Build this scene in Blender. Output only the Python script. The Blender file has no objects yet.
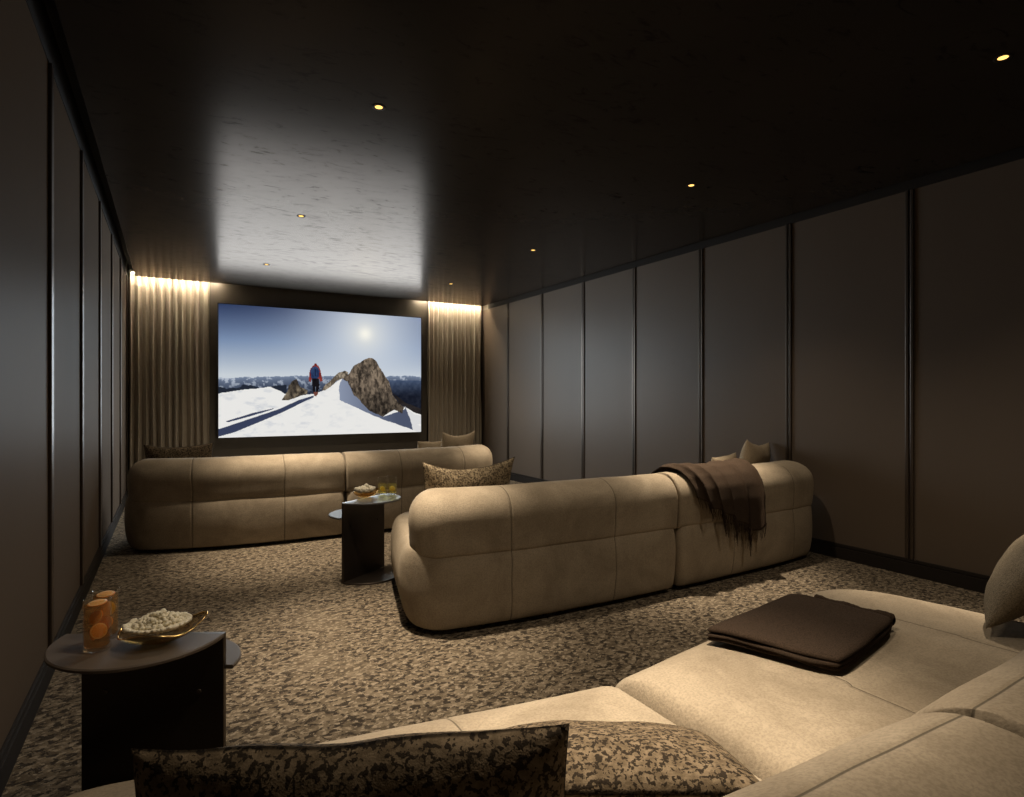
import bpy, bmesh, math, random
import numpy as np
from mathutils import Vector, Matrix, noise

random.seed(7)
SC = bpy.context.scene
COL = SC.collection

# ------------------------------------------------------------------ helpers
def link(o, parent=None):
    COL.objects.link(o)
    if parent is not None:
        o.parent = parent
    return o

def mesh_obj(name, verts, faces, mat=None, parent=None, smooth=True, attrs=None):
    me = bpy.data.meshes.new(name)
    me.from_pydata([tuple(v) for v in verts], [], faces)
    if attrs:
        for an, vals in attrs.items():
            a = me.attributes.new(an, 'FLOAT', 'POINT')
            a.data.foreach_set('value', np.asarray(vals, dtype=np.float32))
    me.update()
    bm = bmesh.new(); bm.from_mesh(me)
    bmesh.ops.recalc_face_normals(bm, faces=bm.faces)
    bm.to_mesh(me); bm.free()
    if smooth:
        me.polygons.foreach_set('use_smooth', [True] * len(me.polygons))
    o = bpy.data.objects.new(name, me)
    if mat is not None:
        me.materials.append(mat)
    return link(o, parent)

def bm_obj(name, bm, mat=None, parent=None, smooth=False):
    me = bpy.data.meshes.new(name)
    bmesh.ops.recalc_face_normals(bm, faces=bm.faces)
    bm.to_mesh(me); bm.free()
    if smooth:
        me.polygons.foreach_set('use_smooth', [True] * len(me.polygons))
    o = bpy.data.objects.new(name, me)
    if mat is not None:
        me.materials.append(mat)
    return link(o, parent)

def add_box(bm, x0, x1, y0, y1, z0, z1, bevel=0.0, seg=2):
    r = bmesh.ops.create_cube(bm, size=1.0)
    vs = r['verts']
    for v in vs:
        v.co = Vector(((x0 + x1) / 2 + v.co.x * (x1 - x0), (y0 + y1) / 2 + v.co.y * (y1 - y0), (z0 + z1) / 2 + v.co.z * (z1 - z0)))
    if bevel > 0:
        es = list({e for v in vs for e in v.link_edges})
        bmesh.ops.bevel(bm, geom=es, offset=bevel, segments=seg, affect='EDGES', profile=0.5)

def empty(name, loc=(0, 0, 0), rotz=0.0):
    o = bpy.data.objects.new(name, None)
    o.empty_display_size = 0.1
    o.location = loc
    o.rotation_euler = (0, 0, rotz)
    return link(o)

def tag(o, label=None, cat=None, group=None, kind=None):
    if label: o['label'] = label
    if cat: o['category'] = cat
    if group: o['group'] = group
    if kind: o['kind'] = kind
    return o

def structure(o):
    o['kind'] = 'structure'
    return o

# ------------------------------------------------------------------ materials
class NT:
    """tiny node helper"""
    def __init__(self, name):
        self.m = bpy.data.materials.new(name)
        self.m.use_nodes = True
        self.t = self.m.node_tree
        self.t.nodes.clear()
        self.out = self.t.nodes.new('ShaderNodeOutputMaterial')
    def n(self, typ, **kw):
        nd = self.t.nodes.new(typ)
        for k, v in kw.items():
            if k.startswith('_'):
                setattr(nd, k[1:], v)
            else:
                self.set(nd, k.replace('__', ' '), v)
        return nd
    def set(self, nd, key, v):
        s = nd.inputs[int(key)] if key.isdigit() else nd.inputs[key]
        if isinstance(v, bpy.types.NodeSocket):
            self.t.links.new(v, s)
        else:
            s.default_value = v
    def math(self, op, a, b=None, clamp=False):
        nd = self.t.nodes.new('ShaderNodeMath'); nd.operation = op; nd.use_clamp = clamp
        self.set(nd, '0', a)
        if b is not None: self.set(nd, '1', b)
        return nd.outputs[0]
    def mix(self, f, a, b):
        nd = self.t.nodes.new('ShaderNodeMix'); nd.data_type = 'RGBA'
        self.set(nd, '0', f)
        for i, c in ((6, a), (7, b)):
            if isinstance(c, bpy.types.NodeSocket): self.t.links.new(c, nd.inputs[i])
            else: nd.inputs[i].default_value = (*c, 1.0)
        return nd.outputs[2]
    def smooth(self, v, a, b):
        nd = self.t.nodes.new('ShaderNodeMapRange'); nd.interpolation_type = 'SMOOTHSTEP'
        self.set(nd, 'Value', v); nd.inputs['From Min'].default_value = a; nd.inputs['From Max'].default_value = b
        return nd.outputs[0]
    def coords(self, scale=(1, 1, 1), rot=(0, 0, 0), kind='Object'):
        tc = self.t.nodes.new('ShaderNodeTexCoord')
        mp = self.t.nodes.new('ShaderNodeMapping')
        mp.inputs['Scale'].default_value = scale
        mp.inputs['Rotation'].default_value = rot
        self.t.links.new(tc.outputs[kind], mp.inputs[0])
        return mp.outputs[0]
    def noise(self, co, scale, detail=2.0, rough=0.5, dist=0.0):
        nd = self.t.nodes.new('ShaderNodeTexNoise')
        self.t.links.new(co, nd.inputs['Vector'])
        nd.inputs['Scale'].default_value = scale; nd.inputs['Detail'].default_value = detail
        nd.inputs['Roughness'].default_value = rough; nd.inputs['Distortion'].default_value = dist
        return nd.outputs['Fac']
    def bump(self, h, strength, dist=0.01, normal=None):
        nd = self.t.nodes.new('ShaderNodeBump')
        nd.inputs['Strength'].default_value = strength; nd.inputs['Distance'].default_value = dist
        self.t.links.new(h, nd.inputs['Height'])
        if normal is not None: self.t.links.new(normal, nd.inputs['Normal'])
        return nd.outputs[0]
    def satin(self, color, rough, gloss, normal, tint=(1, 1, 1)):
        d = self.t.nodes.new('ShaderNodeBsdfDiffuse'); g = self.t.nodes.new('ShaderNodeBsdfGlossy')
        g.inputs['Color'].default_value = (*tint, 1)
        self.t.links.new(color, d.inputs['Color']); self.set(g, 'Roughness', rough)
        self.t.links.new(normal, d.inputs['Normal']); self.t.links.new(normal, g.inputs['Normal'])
        mx = self.t.nodes.new('ShaderNodeMixShader'); self.set(mx, '0', gloss)
        self.t.links.new(d.outputs[0], mx.inputs[1]); self.t.links.new(g.outputs[0], mx.inputs[2])
        self.t.links.new(mx.outputs[0], self.out.inputs[0])
    def principled(self, color, rough=0.5, metal=0.0, normal=None, **kw):
        p = self.t.nodes.new('ShaderNodeBsdfPrincipled')
        if isinstance(color, bpy.types.NodeSocket): self.t.links.new(color, p.inputs['Base Color'])
        else: p.inputs['Base Color'].default_value = (*color, 1)
        self.set(p, 'Roughness', rough); self.set(p, 'Metallic', metal)
        if normal is not None: self.t.links.new(normal, p.inputs['Normal'])
        for k, v in kw.items(): self.set(p, k.replace('__', ' '), v)
        self.t.links.new(p.outputs[0], self.out.inputs[0])
        return p

def simple(name, color, rough=0.5, metal=0.0, **kw):
    t = NT(name)
    co = t.coords()
    f = t.noise(co, 9.0, 4.0)
    c = t.mix(f, tuple(x * 0.88 for x in color), tuple(min(1, x * 1.12) for x in color))
    t.principled(c, rough, metal, **kw)
    return t.m

def emit(name, color, strength):
    t = NT(name)
    e = t.n('ShaderNodeEmission', Color=(*color, 1), Strength=strength)
    t.t.links.new(e.outputs[0], t.out.inputs[0])
    return t.m

def mat_carpet():
    t = NT('carpet_dappled')
    co = t.coords()
    cs = t.coords((0.8, 1.05, 1.0), (0, 0, math.radians(-30)))
    big = t.noise(co, 2.3, 2.0)
    mid = t.noise(cs, 21.0, 3.0, 0.6, 0.3)
    dab = t.noise(cs, 37.0, 4.0, 0.62, 0.4)
    dab2 = t.noise(cs, 52.0, 2.0, 0.5, 0.2)
    fine = t.noise(co, 190.0, 2.0)
    base = t.mix(t.smooth(mid, 0.36, 0.64), (0.092, 0.072, 0.050), (0.198, 0.159, 0.113))
    base = t.mix(t.smooth(dab2, 0.54, 0.60), base, (0.29, 0.24, 0.178))
    dk = t.math('MULTIPLY', t.smooth(dab, 0.53, 0.555), t.smooth(big, 0.28, 0.44))
    base = t.mix(t.math('MULTIPLY', dk, 0.92), base, (0.020, 0.016, 0.013))
    base = t.mix(t.math('MULTIPLY', fine, 0.28), base, (0.075, 0.056, 0.038))
    h = t.math('ADD', t.math('MULTIPLY', fine, 0.6), t.math('MULTIPLY', mid, 0.5))
    t.principled(base, 0.95, 0.0, t.bump(h, 0.6, 0.008), Specular__IOR__Level=0.1)
    return t.m

def mat_wall():
    t = NT('lacquered_panel_brown')
    co = t.coords()
    f = t.noise(co, 1.7, 3.0)
    fine = t.noise(co, 160.0, 2.0)
    c = t.mix(f, (0.098, 0.075, 0.057), (0.114, 0.087, 0.066))
    t.satin(c, 0.42, 0.027, t.bump(fine, 0.02, 0.002))
    return t.m

def mat_ceiling():
    t = NT('burnished_plaster')
    co = t.coords((1.0, 1.0, 1.0))
    st = t.coords((2.2, 5.0, 1.0))
    a = t.noise(co, 1.3, 5.0, 0.6)
    b = t.noise(st, 3.2, 5.0, 0.62, 1.2)
    w = t.noise(co, 0.9, 2.0)
    fine = t.noise(co, 90.0, 3.0)
    c = t.mix(a, (0.017, 0.015, 0.013), (0.030, 0.026, 0.022))
    c = t.mix(t.smooth(b, 0.56, 0.70), c, (0.012, 0.010, 0.009))
    r = t.math('ADD', t.math('MULTIPLY', b, 0.10), 0.17)
    h = t.math('ADD', t.math('MULTIPLY', t.smooth(b, 0.38, 0.66), 0.8), t.math('MULTIPLY', fine, 0.1))
    t.satin(c, r, t.math('MULTIPLY', t.n('ShaderNodeFresnel', IOR=1.16).outputs[0], t.math('SUBTRACT', 0.62, t.math('MULTIPLY', t.smooth(b, 0.50, 0.74), 0.22))), t.bump(h, 0.004, 0.002), (1.0, 0.87, 0.78))
    return t.m

def mat_stone():
    t = NT('dark_stone_plaster')
    co = t.coords()
    a = t.noise(co, 2.2, 6.0, 0.62)
    b = t.noise(co, 14.0, 5.0, 0.6)
    c = t.mix(a, (0.050, 0.042, 0.033), (0.092, 0.078, 0.062))
    r = t.math('ADD', t.math('MULTIPLY', b, 0.25), 0.25)
    t.principled(c, r, 0.0, t.bump(b, 0.12, 0.01), IOR=1.6)
    return t.m

SEAMS = (0.50, 1.17)          # stitched seams across each sofa half, metres from its joint
def mat_velvet(name, c0, c1, scale=160.0, seam=True):
    t = NT(name)
    co = t.coords()
    brush = t.noise(co, 3.4, 4.0, 0.6, 0.6)
    stre = t.noise(t.coords((1.0, 1.0, 0.25)), 22.0, 3.0, 0.6)
    weave = t.noise(co, scale, 2.0, 0.6)
    f = t.math('ADD', t.math('MULTIPLY', t.smooth(brush, 0.3, 0.7), 0.65), t.math('MULTIPLY', stre, 0.35))
    c = t.mix(f, c0, c1)
    c = t.mix(t.math('MULTIPLY', t.smooth(weave, 0.35, 0.7), 0.35), c, tuple(x * 0.55 for x in c0))
    h = t.math('ADD', t.math('MULTIPLY', weave, 0.5), t.math('MULTIPLY', brush, 1.2))
    nrm = t.bump(h, 0.45, 0.006)
    if seam:
        at = t.n('ShaderNodeAttribute', _attribute_name='along')
        ac = t.n('ShaderNodeAttribute', _attribute_name='across')
        d = t.math('ABSOLUTE', t.math('SUBTRACT', at.outputs['Fac'], SEAMS[0]))
        d = t.math('MINIMUM', d, t.math('ABSOLUTE', t.math('SUBTRACT', at.outputs['Fac'], SEAMS[1])))
        d = t.math('MINIMUM', d, t.math('ABSOLUTE', t.math('SUBTRACT', ac.outputs['Fac'], 0.205)))
        line = t.smooth(d, 0.0032, 0.0012)
        groove = t.smooth(d, 0.0, 0.012)
        c = t.mix(t.math('MULTIPLY', line, 0.75), c, tuple(x * 0.22 for x in c0))
        nrm = t.bump(groove, 0.6, 0.006, nrm)
    p = t.principled(c, 0.9, 0.0, nrm, Specular__IOR__Level=0.15)
    p.inputs['Sheen Weight'].default_value = 0.08
    p.inputs['Sheen Roughness'].default_value = 0.45
    p.inputs['Sheen Tint'].default_value = (0.9, 0.75, 0.55, 1)
    return t.m

def mat_dapple(name, base0, base1, dark, scale, th=(0.505, 0.55)):
    t = NT(name)
    co = t.coords()
    m1 = t.noise(co, scale * 0.45, 3.0, 0.6)
    m2 = t.noise(co, scale, 2.5, 0.6, 0.25)
    fine = t.noise(co, 420.0, 1.0)
    c = t.mix(t.smooth(m1, 0.35, 0.65), base0, base1)
    c = t.mix(t.math('MULTIPLY', t.smooth(m2, *th), 0.93), c, dark)
    c = t.mix(t.math('MULTIPLY', fine, 0.4), c, tuple(x * 0.4 for x in base0))
    at = t.n('ShaderNodeAttribute', _attribute_name='seam')
    d = t.math('ABSOLUTE', at.outputs['Fac'])
    c = t.mix(t.math('MULTIPLY', t.smooth(d, 0.003, 0.001), 0.8), c, tuple(x * 0.2 for x in dark))
    p = t.principled(c, 0.85, 0.0, t.bump(t.math('ADD', m2, t.math('MULTIPLY', fine, 0.5)), 0.35, 0.004), Specular__IOR__Level=0.05)
    return t.m

def mat_tweed(name, c0, c1):
    t = NT(name)
    co = t.coords()
    w = t.noise(co, 260.0, 2.0, 0.7)
    b = t.noise(co, 40.0, 3.0)
    c = t.mix(t.smooth(w, 0.35, 0.65), c0, c1)
    c = t.mix(t.math('MULTIPLY', b, 0.3), c, c0)
    t.principled(c, 0.95, 0.0, t.bump(w, 0.7, 0.004), Specular__IOR__Level=0.1)
    return t.m

def mat_curtain():
    t = NT('taupe_drape')
    co = t.coords()
    w = t.noise(t.coords((1, 1, 0.08)), 60.0, 3.0)
    f = t.noise(co, 2.0, 3.0)
    c = t.mix(w, (0.36, 0.31, 0.245), (0.50, 0.44, 0.35))
    c = t.mix(t.math('MULTIPLY', f, 0.3), c, (0.30, 0.255, 0.20))
    p = t.principled(c, 0.75, 0.0, t.bump(w, 0.15, 0.003), Specular__IOR__Level=0.3)
    p.inputs['Sheen Weight'].default_value = 0.2
    return t.m

def mat_glass(name, tint=(1, 1, 1), rough=0.02, ior=1.45):
    """thin-walled glass: clear transmission with a Fresnel mirror on top"""
    t = NT(name)
    tr = t.n('ShaderNodeBsdfTransparent', Color=(*tint, 1))
    gl = t.n('ShaderNodeBsdfGlossy', Roughness=rough)
    lw = t.n('ShaderNodeLayerWeight', Blend=0.5)
    fr = t.math('ADD', 0.04, t.math('MULTIPLY', t.math('POWER', lw.outputs['Facing'], 4.0), 0.55))
    mx = t.n('ShaderNodeMixShader', **{'0': fr})
    t.t.links.new(tr.outputs[0], mx.inputs[1]); t.t.links.new(gl.outputs[0], mx.inputs[2])
    t.t.links.new(mx.outputs[0], t.out.inputs[0])
    return t.m

def mat_liquid(name, tint):
    t = NT(name)
    co = t.coords()
    f = t.noise(co, 40.0, 2.0)
    tr = t.n('ShaderNodeBsdfTransparent', Color=t.mix(f, tint, tuple(min(1, x * 1.15) for x in tint)))
    di = t.n('ShaderNodeBsdfTranslucent', Color=(*tint, 1))
    mx = t.n('ShaderNodeMixShader', **{'0': 0.10})
    t.t.links.new(tr.outputs[0], mx.inputs[1]); t.t.links.new(di.outputs[0], mx.inputs[2])
    t.t.links.new(mx.outputs[0], t.out.inputs[0])
    return t.m

def mat_citrus(name, flesh, rind, pith):
    t = NT(name)
    tc = t.t.nodes.new('ShaderNodeTexCoord')
    sp = t.n('ShaderNodeSeparateXYZ', **{'0': tc.outputs['Object']})
    r = t.math('SQRT', t.math('ADD', t.math('MULTIPLY', sp.outputs[0], sp.outputs[0]), t.math('MULTIPLY', sp.outputs[1], sp.outputs[1])))
    ang = t.math('ARCTAN2', sp.outputs[1], sp.outputs[0])
    seg = t.math('ABSOLUTE', t.math('SINE', t.math('MULTIPLY', ang, 4.5)))
    c = t.mix(t.smooth(seg, 0.05, 0.22), pith, flesh)
    c = t.mix(t.smooth(r, 0.0165, 0.0178), c, pith)
    c = t.mix(t.smooth(r, 0.0190, 0.0198), c, rind)
    t.principled(c, 0.35, 0.0, Subsurface__Weight=0.0)
    return t.m

M = dict(
    carpet=mat_carpet(), wall=mat_wall(), ceiling=mat_ceiling(), stone=mat_stone(),
    trim=simple('dark_bronze_trim', (0.075, 0.058, 0.045), 0.32, 0.55),
    base=simple('dark_brown_baseboard', (0.020, 0.016, 0.013), 0.75, 0.0, Specular__IOR__Level=0.15),
    black=simple('black_recess', (0.012, 0.010, 0.009), 0.7),
    velvet=mat_velvet('sand_velvet', (0.225, 0.182, 0.130), (0.40, 0.334, 0.248)),
    plinth=simple('black_plinth', (0.012, 0.010, 0.009), 0.8),
    curtain=mat_curtain(),
    dapple=mat_dapple('dark_dappled_jacquard', (0.118, 0.088, 0.056), (0.22, 0.168, 0.112), (0.014, 0.011, 0.009), 120.0),
    boucle=mat_dapple('speckled_boucle', (0.21, 0.165, 0.108), (0.36, 0.288, 0.19), (0.055, 0.040, 0.026), 95.0, (0.46, 0.58)),
    tweed=mat_tweed('brown_tweed', (0.13, 0.105, 0.072), (0.26, 0.21, 0.145)),
    linen=mat_tweed('sand_linen', (0.30, 0.24, 0.165), (0.44, 0.36, 0.26)),
    wool=mat_tweed('chocolate_wool', (0.028, 0.019, 0.013), (0.058, 0.039, 0.027)),
    metal=simple('dark_bronze_metal', (0.075, 0.060, 0.048), 0.30, 0.8),
    top=simple('smoked_bronze_top', (0.115, 0.088, 0.068), 0.55, 0.0, Specular__IOR__Level=0.3),
    topcool=simple('satin_steel_top', (0.085, 0.084, 0.088), 0.5, 0.0),
    gold=simple('polished_brass', (0.75, 0.52, 0.22), 0.15, 1.0),
    glass=mat_glass('clear_glass', (0.97, 0.97, 0.96)),
    amber=mat_glass('amber_glass', (0.90, 0.76, 0.52)),
    smoke=mat_glass('champagne_glass', (0.80, 0.70, 0.52)),
    orange_liq=mat_liquid('orange_drink', (0.98, 0.72, 0.46)),
    yellow_liq=mat_liquid('yellow_drink', (0.98, 0.86, 0.48)),
    orange=mat_citrus('orange_flesh', (0.92, 0.45, 0.12), (0.85, 0.30, 0.04), (0.95, 0.78, 0.50)),
    lemon=mat_citrus('lemon_flesh', (0.85, 0.62, 0.10), (0.85, 0.60, 0.05), (0.90, 0.80, 0.48)),
    pop=simple('popcorn_white', (0.90, 0.83, 0.66), 0.8),
    steel=simple('brushed_steel', (0.45, 0.40, 0.34), 0.3, 1.0),
)

# ------------------------------------------------------------------ room shell
R = math.radians
XL, XR = -0.459, 4.352          # wall faces
YB = -1.6                       # wall behind the viewer
YC = 8.34                       # edge of the ceiling at the curtain slot
YW = 8.62                       # wall behind the curtains
ZC = 2.656                      # ceiling
ZP = 2.648                      # top of the wall panels
G = 0.090                       # shadow gap along the side walls

def box_struct(name, dims, mat, bevel=0.0):
    bm = bmesh.new(); add_box(bm, *dims, bevel=bevel)
    return structure(bm_obj(name, bm, mat))

box_struct('floor', (XL - 0.2, XR + 0.2, YB - 0.2, YW + 0.3, -0.1, 0.0), M['carpet'])
# ceiling plate with downlight cut-outs left solid; stops short of the walls
box_struct('ceiling', (XL + G, XR - G, YB, YC, ZC, ZC + 0.06), M['ceiling'])
box_struct('ceiling_slab', (XL - 0.2, XR + 0.2, YB - 0.2, YW + 0.3, 2.84, 2.94), M['black'])
box_struct('wall_left', (XL - 0.15, XL, YB, YW, 0.0, ZP), M['wall'])
ZR = 2.614                      # the right wall's panels stop under a dark head strip
box_struct('wall_right', (XR, XR + 0.15, YB, YW, 0.0, ZR), M['wall'])
box_struct('wall_back', (XL - 0.15, XR + 0.15, YW, YW + 0.15, 0.0, 2.84), M['stone'])
box_struct('wall_front', (XL - 0.15, XR + 0.15, YB - 0.15, YB, 0.0, 2.84), M['wall'])
# crown strips closing the shadow gap above the panels
box_struct('trim_1', (XL - 0.15, XL + 0.004, YB, YC - 0.02, ZP, 2.84), M['base'])
box_struct('trim_2', (XR - 0.004, XR + 0.15, YB, YC - 0.02, ZR, 2.84), M['base'])
box_struct('trim_3', (XL - 0.15, XL, YC - 0.02, YW, ZP, 2.84), M['stone'])
box_struct('trim_4', (XR, XR + 0.15, YC - 0.02, YW, ZR, 2.84), M['stone'])

def baseboard(name, x, s):
    bm = bmesh.new()
    add_box(bm, min(x, x + s * 0.016), max(x, x + s * 0.016), YB, YW, 0.0, 0.086, 0.002)
    add_box(bm, min(x, x + s * 0.012), max(x, x + s * 0.012), YB, YW, 0.090, 0.112, 0.002)
    return structure(bm_obj(name, bm, M['base']))
baseboard('baseboard_left', XL, 1)
baseboard('baseboard_right', XR, -1)

# upright metal trims between the wall panels: a pair of fillets with a groove between
def upright(name, x, y, s):
    ZP = ZR if s < 0 else globals()['ZP']
    bm = bmesh.new()
    xa = x + s * 0.014
    add_box(bm, min(x, xa), max(x, xa), y - 0.026, y - 0.005, 0.112, ZP, 0.003)
    add_box(bm, min(x, xa), max(x, xa), y + 0.005, y + 0.026, 0.112, ZP, 0.003)
    add_box(bm, min(x, x + s * 0.003), max(x, x + s * 0.003), y - 0.008, y + 0.008, 0.0, ZP)
    return structure(bm_obj(name, bm, M['trim']))
n = 5
for y in (-1.05, 1.20, 2.20, 3.232, 4.266, 5.294, 6.30, 7.32, 8.30):
    upright('trim_%d' % n, XL, y, 1); n += 1
for y in (-0.65, 0.30, 1.23, 2.143, 3.053, 3.975, 4.912, 5.83, 6.751, 7.684):
    upright('trim_%d' % n, XR, y, -1); n += 1

# projecting stone panel that carries the screen
box_struct('wall_screen', (0.425, 3.375, 8.46, YW, 0.0, 2.80), M['stone'], 0.004)

# ------------------------------------------------------------------ curtains and cove lights
def curtain(name, x0, x1, folds, label, seed):
    rnd = random.Random(seed)
    nx, nz = folds * 16, 14
    ph = [rnd.uniform(-0.9, 0.9) for _ in range(folds + 2)]
    am = [rnd.uniform(0.6, 1.15) for _ in range(folds + 2)]
    V, Fc = [], []
    for k in range(nz + 1):
        z = 0.012 + (2.745 - 0.012) * k / nz
        for i in range(nx + 1):
            u = i / nx
            q = u * folds
            j = int(q); f = q - j
            a = am[j] * (1 - f) + am[j + 1] * f
            p = ph[j] * (1 - f) + ph[j + 1] * f
            w = 0.85 + 0.3 * (1 - k / nz)
            ang = 2 * math.pi * q + p + 0.25 * math.sin(3 * z + j)
            x = x0 + (x1 - x0) * u + 0.016 * math.sin(2 * ang) * a
            y = 8.472 - 0.054 * a * w * math.sin(ang)
            V.append((x, y, z))
    for k in range(nz):
        for i in range(nx):
            a = k * (nx + 1) + i
            Fc.append((a, a + 1, a + nx + 2, a + nx + 1))
    o = mesh_obj(name, V, Fc, M['curtain'])
    sm = o.modifiers.new('thickness', 'SOLIDIFY'); sm.thickness = 0.003
    tag(o, label, 'curtain')
    return o
curtain('curtain', XL + 0.02, 0.425, 11, 'pleated taupe floor-length curtain on the side of the lone patterned cushion, left of the screen', 3)
curtain('curtain', 3.38, 4.30, 12, 'pleated taupe floor-length curtain between the screen and the long panelled wall on the right', 5)

def cove(x0, x1, label):
    root = empty('cove_light', ((x0 + x1) / 2, 8.375, 2.70))
    L = (x1 - x0) / 2
    bm = bmesh.new(); add_box(bm, -L, L, -0.012, 0.012, 0.0, 0.012, 0.002)
    bm_obj('channel', bm, M['steel'], root)
    bm = bmesh.new(); add_box(bm, -L + 0.005, L - 0.005, -0.008, 0.008, -0.004, -0.0005)
    bm_obj('led_strip', bm, emit('led_warm', (1.0, 0.84, 0.60), 230.0), root)
    tag(root, label, 'light')
cove(XL + 0.05, 0.56, 'warm light strip in the ceiling slot above the curtain left of the screen')
cove(3.20, XR - 0.05, 'warm light strip in the ceiling slot above the curtain right of the screen')

# ------------------------------------------------------------------ screen
def inside(poly, X, Y):
    r = np.zeros(X.shape, bool)
    n = len(poly)
    for i in range(n):
        x0, y0 = poly[i]; x1, y1 = poly[(i + 1) % n]
        c = ((y0 > Y) != (y1 > Y))
        with np.errstate(divide='ignore', invalid='ignore'):
            xi = (x1 - x0) * (Y - y0) / (y1 - y0 + 1e-12) + x0
        r ^= c & (X < xi)
    return r

def screen_picture(nx, ny):
    """A snowy summit ridge under a low sun with a walker; linear RGB, row 0 = top."""
    X, Y = np.meshgrid((np.arange(nx) + 0.5) / nx, (np.arange(ny) + 0.5) / ny)
    rng = np.random.RandomState(4)
    def fbm(fx, fy, octs=5, seed=0):
        out = np.zeros_like(X); amp = 1.0; tot = 0
        for o in range(octs):
            r = np.random.RandomState(seed * 31 + o)
            gx, gy = int(fx * 2 ** o) + 2, int(fy * 2 ** o) + 2
            g = r.rand(gy + 1, gx + 1)
            px, py = X * (gx - 1), Y * (gy - 1)
            ix, iy = px.astype(int), py.astype(int)
            fx_, fy_ = px - ix, py - iy
            fx_, fy_ = fx_ * fx_ * (3 - 2 * fx_), fy_ * fy_ * (3 - 2 * fy_)
            v = (g[iy, ix] * (1 - fx_) + g[iy, ix + 1] * fx_) * (1 - fy_) + (g[iy + 1, ix] * (1 - fx_) + g[iy + 1, ix + 1] * fx_) * fy_
            out += amp * v; tot += amp; amp *= 0.55
        return out / tot
    def lin(c):
        c = np.array(c, float) / 255.0
        return np.where(c <= 0.04045, c / 12.92, ((c + 0.055) / 1.055) ** 2.4)
    def lerp(a, b, t): return a + (b - a) * t[..., None]
    asp = 2.715 / 1.70
    # sky (work in display values)
    t = np.clip(Y / 0.53, 0, 1)
    one = np.ones(X.shape + (3,))
    img = np.where((t < 0.5)[..., None], lerp(one * np.array((48, 61, 94.)), np.array((122, 143, 176.)), np.clip(t * 2, 0, 1)),
                   lerp(one * np.array((122, 143, 176.)), np.array((206, 214, 221.)), np.clip(t * 2 - 1, 0, 1)))
    right = np.clip((X - 0.30) / 0.5, 0, 1)
    img = lerp(img, np.array((140, 156, 186.)), right * 0.65 * (1 - t))
    d = np.hypot((X - 0.69) * asp, Y - 0.166)
    img = lerp(img, np.array((214, 222, 232.)), np.clip(np.exp(-(d / 0.55) ** 2), 0, 1) * 0.85)
    img = lerp(img, np.array((232, 232, 226.)), np.exp(-(d / 0.16) ** 2) * 0.7)
    img = lerp(img, np.array((255, 253, 242.)), np.exp(-(d / 0.055) ** 2))
    # far ranges
    ridge_x = [0, .074, .166, .261, .319, .389, .48, .565, .82, .902, 1.0]
    ridge_y = [.551, .547, .545, .536, .531, .532, .526, .527, .519, .516, .514]
    n1 = fbm(40, 2, 4, 1); n2 = fbm(60, 44, 4, 2)
    top = np.interp(X, ridge_x, ridge_y) + (n1[0:1, :] - 0.5) * 0.022
    far = Y > top
    dep = np.clip((Y - top) / 0.13, 0, 1)
    mcol = lerp(np.ones(X.shape + (3,)) * np.array((128, 142, 166.)), np.array((44, 52, 70.)), dep ** 0.7)
    mcol = lerp(mcol, np.array((196, 204, 216.)), np.clip((n2 - 0.53) * 9, 0, 1) * (0.85 - 0.65 * dep))
    img = np.where(far[..., None], mcol, img)
    n3 = fbm(14, 12, 4, 8)
    dr = (Y > 0.615 + (n3 - 0.5) * 0.09) & (X < 0.30)
    img = np.where(dr[..., None], np.array((36, 42, 54.)), img)
    P = lambda *p: inside(p, X + (fbm(40, 26, 3, 5) - 0.5) * 0.008, Y + (fbm(40, 26, 3, 6) - 0.5) * 0.010)
    # snow field
    st_x = [0, .048, .102, .18, .224, .27, .29, .358, .429, .47, .512, .549, .571, .60, 1.0]
    st_y = [.671, .658, .642, .626, .616, .645, .669, .685, .668, .646, .611, .565, .545, .56, .78]
    sn = Y > np.interp(X, st_x, st_y) + (fbm(30, 8, 3, 7) - 0.5) * 0.008
    tex = fbm(22, 30, 5, 9)
    scol = lerp(np.ones(X.shape + (3,)) * np.array((240, 239, 236.)), np.array((198, 203, 212.)), np.clip((tex - 0.55) * 4, 0, 1) * np.clip(1.0 - X * 1.3, 0, 0.6))
    img = np.where(sn[..., None], scol, img)
    dk = inside([(.60, .55), (1.01, .55), (1.01, .80), (.95, .81), (.90, .78), (.8, .7)], X, Y) & (Y > top + 0.02)
    img = np.where(dk[..., None], lerp(np.ones(X.shape + (3,)) * np.array((70, 84, 110.)), np.array((26, 30, 42.)), np.clip((Y - .55) / .14, 0, 1)) + (n2[..., None] - .5) * 30, img)
    bank = P((.833, .647), (.88, .71), (.908, .742), (1.003, .796), (1.003, .85), (.957, .826), (.915, .784), (.88, .752))
    img = np.where(bank[..., None], np.array((40, 36, 36.)) + (tex[..., None] - .5) * 30, img)
    # rock-shaded snow, bright corner, rocks
    sh = P((.555, .59), (.573, .549), (.599, .569), (.617, .639), (.656, .705), (.707, .802), (.786, .861), (.901, .805), (.915, .779), (.929, .837), (.953, .981), (.867, .931), (.746, .859), (.656, .791), (.558, .72))
    img = np.where(sh[..., None], lerp(np.ones(X.shape + (3,)) * np.array((140, 150, 172.)), np.array((78, 86, 108.)), np.clip((X - .56) / .3, 0, 1)), img)
    rs = P((.908, .774), (.936, .816), (.964, .849), (1.01, .86), (1.01, .925), (.978, .934), (1.01, .962), (1.01, 1.01), (.953, .981), (.936, .88))
    img = np.where(rs[..., None], np.array((226, 226, 226.)), img)
    rt = fbm(70, 26, 5, 12); cr = fbm(110, 34, 4, 13)
    def rockcol(a, b): return lerp(np.ones(X.shape + (3,)) * np.array(a, float), np.array(b, float), np.clip((rt - 0.3) * 2.2, 0, 1)) * np.where(cr > 0.60, 0.66, 1.0)[..., None]
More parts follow.
